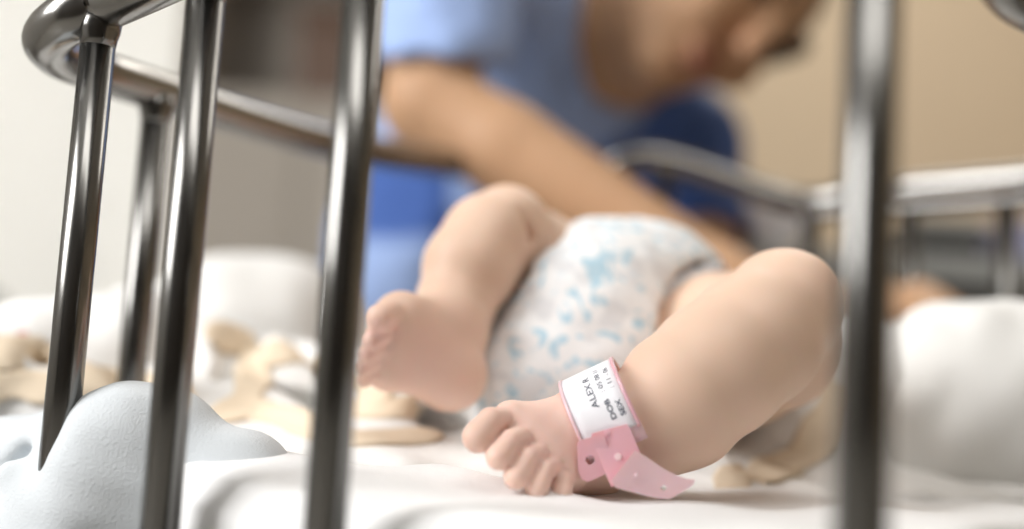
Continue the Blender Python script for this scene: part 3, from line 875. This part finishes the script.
strip_plate('hole_tab', [(577, 441), (603, 434), (611, 455), (612, 466), (604, 475), (588, 482), (581, 479), (578, 470)], lambda p: BZ - .0030 + (p[1] - 440) * .00004, PINK, bro, ((590, 460), 4.6))
strip_plate('strap', [(590, 434), (611, 428), (628, 424), (634, 438), (641, 455), (612, 488), (603, 468)], lambda p: BZ - .0012 - (p[1] - 430) * .00008, PINK, bro)
strip_plate('strap_tail', [(635, 450), (648, 458), (661, 467), (676, 475), (687, 479), (697, 480), (692, 486), (682, 492), (670, 499), (656, 498.5), (643, 495), (628, 491), (616, 488), (610, 482), (622, 467)],
            lambda p: BZ - .0072 + (p[0] - 610) * .00006 + .0012 * math.sin((p[0] - 610) / 28), PINK_PALE, bro, ((664, 488), 2.6))
def button(px, py, Z, r, m):
    bm = bmesh.new()
    d = Vector(CAM - W(px, py, Z)).normalized()
    bmesh.ops.create_cone(bm, cap_ends=True, segments=20, radius1=r, radius2=r * .7, depth=.0010,
                          matrix=Matrix.Translation(W(px, py, Z)) @ d.to_track_quat('Z', 'Y').to_matrix().to_4x4())
    bm_obj('snap', bm, m, bro)
button(618, 457, BZ - .0034, .0016, SNAP); button(636, 475, BZ - .0050, .0010, PINK_PALE); button(607, 433, BZ - .0014, .0012, PINK)

# ------------------------------------------------------------------ the person leaning over the crib
def norm(v): return np.asarray(v, float) / np.linalg.norm(v)
SH_L, EL_L, WR_L = W(452, -80, .96), W(430, 104, .885), W(722, 280, .800)
SH_R, EL_R, WR_R = W(676, 150, 1.22), W(704, 320, 1.10), W(872, 316, .90)
CHEST, BELLY, HIP = W(545, 70, 1.20), W(480, 230, 1.32), W(440, 330, 1.46)
HIP[2] = max(HIP[2], .10)
NECK0, NECK1 = W(590, 50, 1.12), W(640, 25, 1.08)
hup = norm(rgt * .80 + upv * .45 + fwd * .10)
hf = norm(rgt * .28 - upv * .55 - fwd * .78); hf = norm(hf - hup * (hf @ hup)); hs = np.cross(hf, hup)
HRt = np.array([hs, hf, hup])
HC = W(772, 20, 1.0) - hf * .088 - hup * .014
def hp(s, fw, u): return HC + hs * s + hf * fw + hup * u
f = Field((-.50, .72, Z0 - .0), (.62, 1.72, .74), .0050)
f.ell(HC + hup * .02, (.073, .090, .095), HRt, k=.02)
f.ell(hp(0, .030, -.045), (.055, .056, .065), HRt, k=.02)
f.ell(hp(0, .066, -.092), (.022, .020, .018), HRt, k=.02)          # chin
f.cone(hp(0, .094, .012), .008, hp(0, .108, -.022), .013, k=.010)    # nose
for s in (-1, 1):
    f.ell(hp(s * .034, .072, -.022), (.026, .020, .024), HRt, k=.015)  # cheek
    f.ell(hp(s * .032, .094, .014), (.014, .009, .009), HRt, k=.008, cut=True)
    f.ell(hp(s * .076, -.004, -.005), (.008, .018, .030), HRt, k=.006)
f.ell(hp(0, .092, -.060), (.024, .009, .010), HRt, k=.006)          # lips
f.ell(hp(0, .100, -.060), (.024, .012, .0025), HRt, k=.004, cut=True)
f.chain([(NECK0, .062), (NECK1, .055), (hp(0, .0, -.05), .052)], k=.03)
f.chain([(CHEST, .125), (BELLY, .13), (HIP, .14)], k=.05)
f.cone(SH_L, .058, CHEST, .10, k=.04); f.cone(SH_R, .058, CHEST, .10, k=.04)
def arm(S, E, Wr, palm, tips_, rs):
    f.chain([(S, rs[0]), (S * .45 + E * .55, rs[1]), (E, rs[2])], k=.012)
    m_ = E * .72 + Wr * .28
    f.chain([(E, rs[2]), (m_, rs[3]), (Wr, rs[4])], k=.010)
    f.cone(Wr, rs[4] * .95, palm, .026, k=.012)
    d = norm(palm - Wr); sd = norm(np.cross(d, [0, 0, 1.0])); dn = np.cross(d, sd)
    if dn[2] > 0: dn = -dn
    f.ell(palm, (.040, .038, .016), np.array([d, sd, dn]), k=.012)
    for i, l in enumerate((.066, .074, .070, .054)):
        a = palm + d * .030 + sd * (.030 - i * .020); b = a + d * l * .5 + dn * .010; c = b + d * l * .32 + dn * .022
        f.chain([(a, .0095), (b, .0088), (c, .0078)], k=.003)
    t0 = palm - d * .018 + sd * tips_ * .034
    f.chain([(t0, .012), (t0 + sd * tips_ * .022 + d * .026 + dn * .006, .0105), (t0 + sd * tips_ * .026 + d * .052 + dn * .016, .009)], k=.004)
arm(SH_L, EL_L, WR_L, W(790, 318, .782), 1, (.050, .040, .036, .035, .024))
arm(SH_R, EL_R, WR_R, W(915, 314, .855), -1, (.052, .046, .040, .039, .026))
for s in (-1, 1):
    h0 = HIP + np.array([s * .085, .0, -.02]); kn = np.array([h0[0] + s * .01, h0[1] + .01, -.32]); an = np.array([h0[0] + s * .015, h0[1] + .05, Z0 + .075])
    f.chain([(h0, .085), (kn, .056), (an, .040)], k=.02); f.cone(an + np.array([0, .02, -.02]), .032, an + np.array([0, -.13, -.045]), .026, k=.01)
TNN = [(hp(0, .10, -.060), .020, .9), (hp(0, .1, -.02), .02, .25)]
nurse = f.mesh('person', SKIN_NURSE, relax=2, tint=lambda V: blob(V, TNN))
tag(nurse, 'person in a blue short-sleeved top leaning over the crib with an outstretched arm', 'person')
# short-sleeved top: offset of the trunk, open at the neck, sleeves and hem
f = Field((-.50, .76, -.16), (.62, 1.75, .80), .0065)
f.chain([(CHEST, .140), (BELLY, .150), (HIP + np.array([0, 0, -.03]), .168)], k=.05)
f.cone(SH_L, .070, CHEST, .118, k=.04); f.cone(SH_R, .070, CHEST, .118, k=.04)
f.chain([(SH_L, .066), (SH_L * .1 + EL_L * .9, .052)], k=.02)
f.chain([(SH_R, .066), (SH_R * .45 + EL_R * .55, .056)], k=.02)
f.ell(W(590, 240, 1.26), (.14, .10, .13), k=.05)
f.ell(W(640, 215, 1.22), (.085, .06, .11), k=.05)
f.ell(W(405, 250, 1.22), (.07, .07, .10), k=.05)
f.chain([(NECK0, .064), (NECK1, .075), (HC, .10)], k=.01, cut=True)
hemp = W(436, 60, .90); hr = norm(hemp - CAM); hn_ = -norm(upv - hr * (upv @ hr))
f.slice_off(hemp, hn_, (.085, .10, .14))
f.chain([(SH_R * .30 + EL_R * .70, .058), (EL_R, .07)], k=.006, cut=True)
f.ripple(.004, .12, 31); f.ripple(.002, .05, 32)
shade_at = W(405, 190, 1.16)
def shade_patch(V):                                   # shade tone painted into the cloth as a deep blue square
    d = V - shade_at; a, b = np.abs(d @ rgt), np.abs(d @ upv)
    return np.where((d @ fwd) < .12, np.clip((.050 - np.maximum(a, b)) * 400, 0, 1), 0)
top = f.mesh('scrub_top', SCRUB, None, relax=2, tint=lambda V: np.maximum(shade_patch(V), (blob(V, [(W(690, 170, 1.16), .095, 1.0), (W(630, 175, 1.14), .06, 1.0), (W(680, 250, 1.16), .09, 1.0)]) - .35) * 8)); top.parent = nurse  # navy blobs paint the torso's shade into the cloth colour
f = Field((-.40, 1.15, Z0 + .05), (.45, 1.80, .14), .008)
f.ell(HIP + np.array([0, 0, -.04]), (.165, .135, .12), k=.03)
for s in (-1, 1):
    h0 = HIP + np.array([s * .085, .0, -.03]); kn = np.array([h0[0] + s * .01, h0[1] + .01, -.32]); an = np.array([h0[0] + s * .015, h0[1] + .05, Z0 + .10])
    f.chain([(h0, .098), (kn, .076), (an, .072)], k=.02)
    f.cone(an + np.array([0, 0, -.03]), .075, an + np.array([0, 0, -.10]), .075, k=.006, cut=True)
tr = f.mesh('trousers', TROUSER); tr.parent = nurse
for s in (-1, 1):
    an = np.array([HIP[0] + s * .10, HIP[1] + .05, Z0 + .05])
    f = Field(an - np.array([.08, .22, .06]), an + np.array([.08, .10, .08]), .004)
    f.cone(an + np.array([0, .02, -.005]), .043, an + np.array([0, -.14, -.012]), .040, k=.01); f.below(Z0 + .001, .004)
    so = f.mesh('shoe', SHOE); so.parent = nurse
f = Field(HC - .20, HC + .20, .004)
f.ell(HC + hup * .025 - hf * .010, (.082, .096, .104), HRt, k=.01)
f.ell(hp(0, .085, -.035), (.062, .07, .085), HRt, k=.012, cut=True)
f.ell(hp(0, .03, -.12), (.12, .10, .09), HRt, k=.01, cut=True)
f.ell(hp(0, -.105, .045), (.042, .04, .042), HRt, k=.008)
for s in (-1, 1): f.chain([(hp(s * .068, .050, .055), .010), (hp(s * .076, .020, .01), .009)], k=.006)
h_ = f.mesh('hair', HAIR); h_.parent = nurse
for s in (-1, 1):
    f = Field(hp(s * .032, .088, .014) - .02, hp(s * .032, .088, .014) + .02, .0015)
    f.ell(hp(s * .032, .0835, .013), (.0135, .009, .0065), HRt)
    e_ = f.mesh('eye', HAIR); e_.parent = nurse
    tube('eyebrow', catmull([hp(s * .016, .098, .030), hp(s * .032, .099, .036), hp(s * .050, .086, .032)], 6), .0035, HAIR, None, 8, flat=.0018).parent = nurse

# ------------------------------------------------------------------ trolley with a white gauze roll, beyond the crib's far end
root = empty('trolley', (.62, 1.35, Z0), 'dark grey medical trolley standing beyond the far end of the crib', 'trolley')
ty0, ty1, tx0, tx1 = 1.10, 1.40, .225, .88
TZ = W(800, 258, 1.2)[2]
bm = bmesh.new(); box_bm(bm, (tx0, ty0, TZ - .03), (tx1, ty1, TZ), .006); bm_obj('tray_top', bm, MIDG, root)
for z, n in ((TZ - .20, 'drawer'), (TZ - .38, 'drawer'), (TZ - .56, 'drawer')):
    d = box(n, (tx0 + .02, ty0 - .012, z), (tx1 - .02, ty0 + .01, z + .16), DARKG, root, .004)
    h = tube('handle', np.array([[.50, ty0 - .012, z + .11], [.50, ty0 - .035, z + .11], [.64, ty0 - .035, z + .11], [.64, ty0 - .012, z + .11]]), .005, STEEL, root, 8); h.parent = d
box('cabinet', (tx0 + .01, ty0 + .011, TZ - .60), (tx1 - .01, ty1 - .01, TZ - .031), DARKG, root, .004)
for x in (tx0 + .04, tx1 - .04):
    for y in (ty0 + .04, ty1 - .04):
        bm = bmesh.new(); bmesh.ops.create_cone(bm, cap_ends=True, segments=20, radius1=.035, radius2=.035, depth=.022, matrix=Matrix.Translation((x, y, Z0 + .0352)) @ Matrix.Rotation(PI / 2, 4, 'Y'))
        box_bm(bm, (x - .016, y - .012, Z0 + .04), (x + .016, y + .012, TZ - .60)); bm_obj('caster', bm, RUB, root)
RC = W(772, 226, 1.17)
kx0, kx1 = W(912, 250, 1.16)[0], W(985, 250, 1.16)[0]; kz = W(950, 216, 1.16)[2]
kc = empty('instrument_case', ((kx0 + kx1) / 2, 1.22, TZ), 'dark grey instrument case standing on the trolley behind the right rail', 'case')
box('case_body', (kx0, 1.15, TZ + .0005), (kx1, 1.32, kz - .02), DARKG, kc, .008)
box('lid', (kx0 - .002, 1.148, kz - .0195), (kx1 + .002, 1.322, kz), MIDG, kc, .006)
tube('handle', catmull([(kx0 + .02, 1.147, kz - .05), (kx0 + .025, 1.128, kz - .052), (kx1 - .025, 1.128, kz - .052), (kx1 - .02, 1.147, kz - .05)], 5), .004, STEEL, kc, 8)
lc = Field((kx1 + .01, 1.13, TZ - .002), (kx1 + .15, 1.32, TZ + .08), .003)
for q in range(3): lc.ell((kx1 + .075, 1.22, TZ + .010 + q * .016), (.058, .075, .011), k=.006)
lc.below(TZ + .0006, .003)
tag(lc.mesh('folded_cloth', LAV), 'folded lavender cloth beside the instrument case on the trolley', 'cloth')
g = empty('gauze_roll', (RC[0], RC[1], TZ), 'white gauze roll on the near end of the dark trolley', 'gauze roll')
V, Fc = [], []
rr_ = max(RC[2] - TZ, .02)
prof = [(.006, 0.0), (.006, .04), (.008, .043), (rr_ * .5, .0445), (rr_ * .9, .044), (rr_, .040), (rr_, .0), (rr_, -.040), (rr_ * .9, -.044), (rr_ * .5, -.0445), (.008, -.043), (.006, -.04)]
sgn = 28
for (r_, y_) in prof:
    for k in range(sgn):
        a = 2 * PI * k / sgn; V.append((RC[0] + r_ * math.cos(a), RC[1] + y_, TZ + rr_ + .0005 + r_ * math.sin(a)))
for j in range(len(prof)):
    for k in range(sgn):
        jj = (j + 1) % len(prof); Fc.append((j * sgn + k, j * sgn + (k + 1) % sgn, jj * sgn + (k + 1) % sgn, jj * sgn + k))
mesh_obj('roll', V, Fc, WHITEP, g)
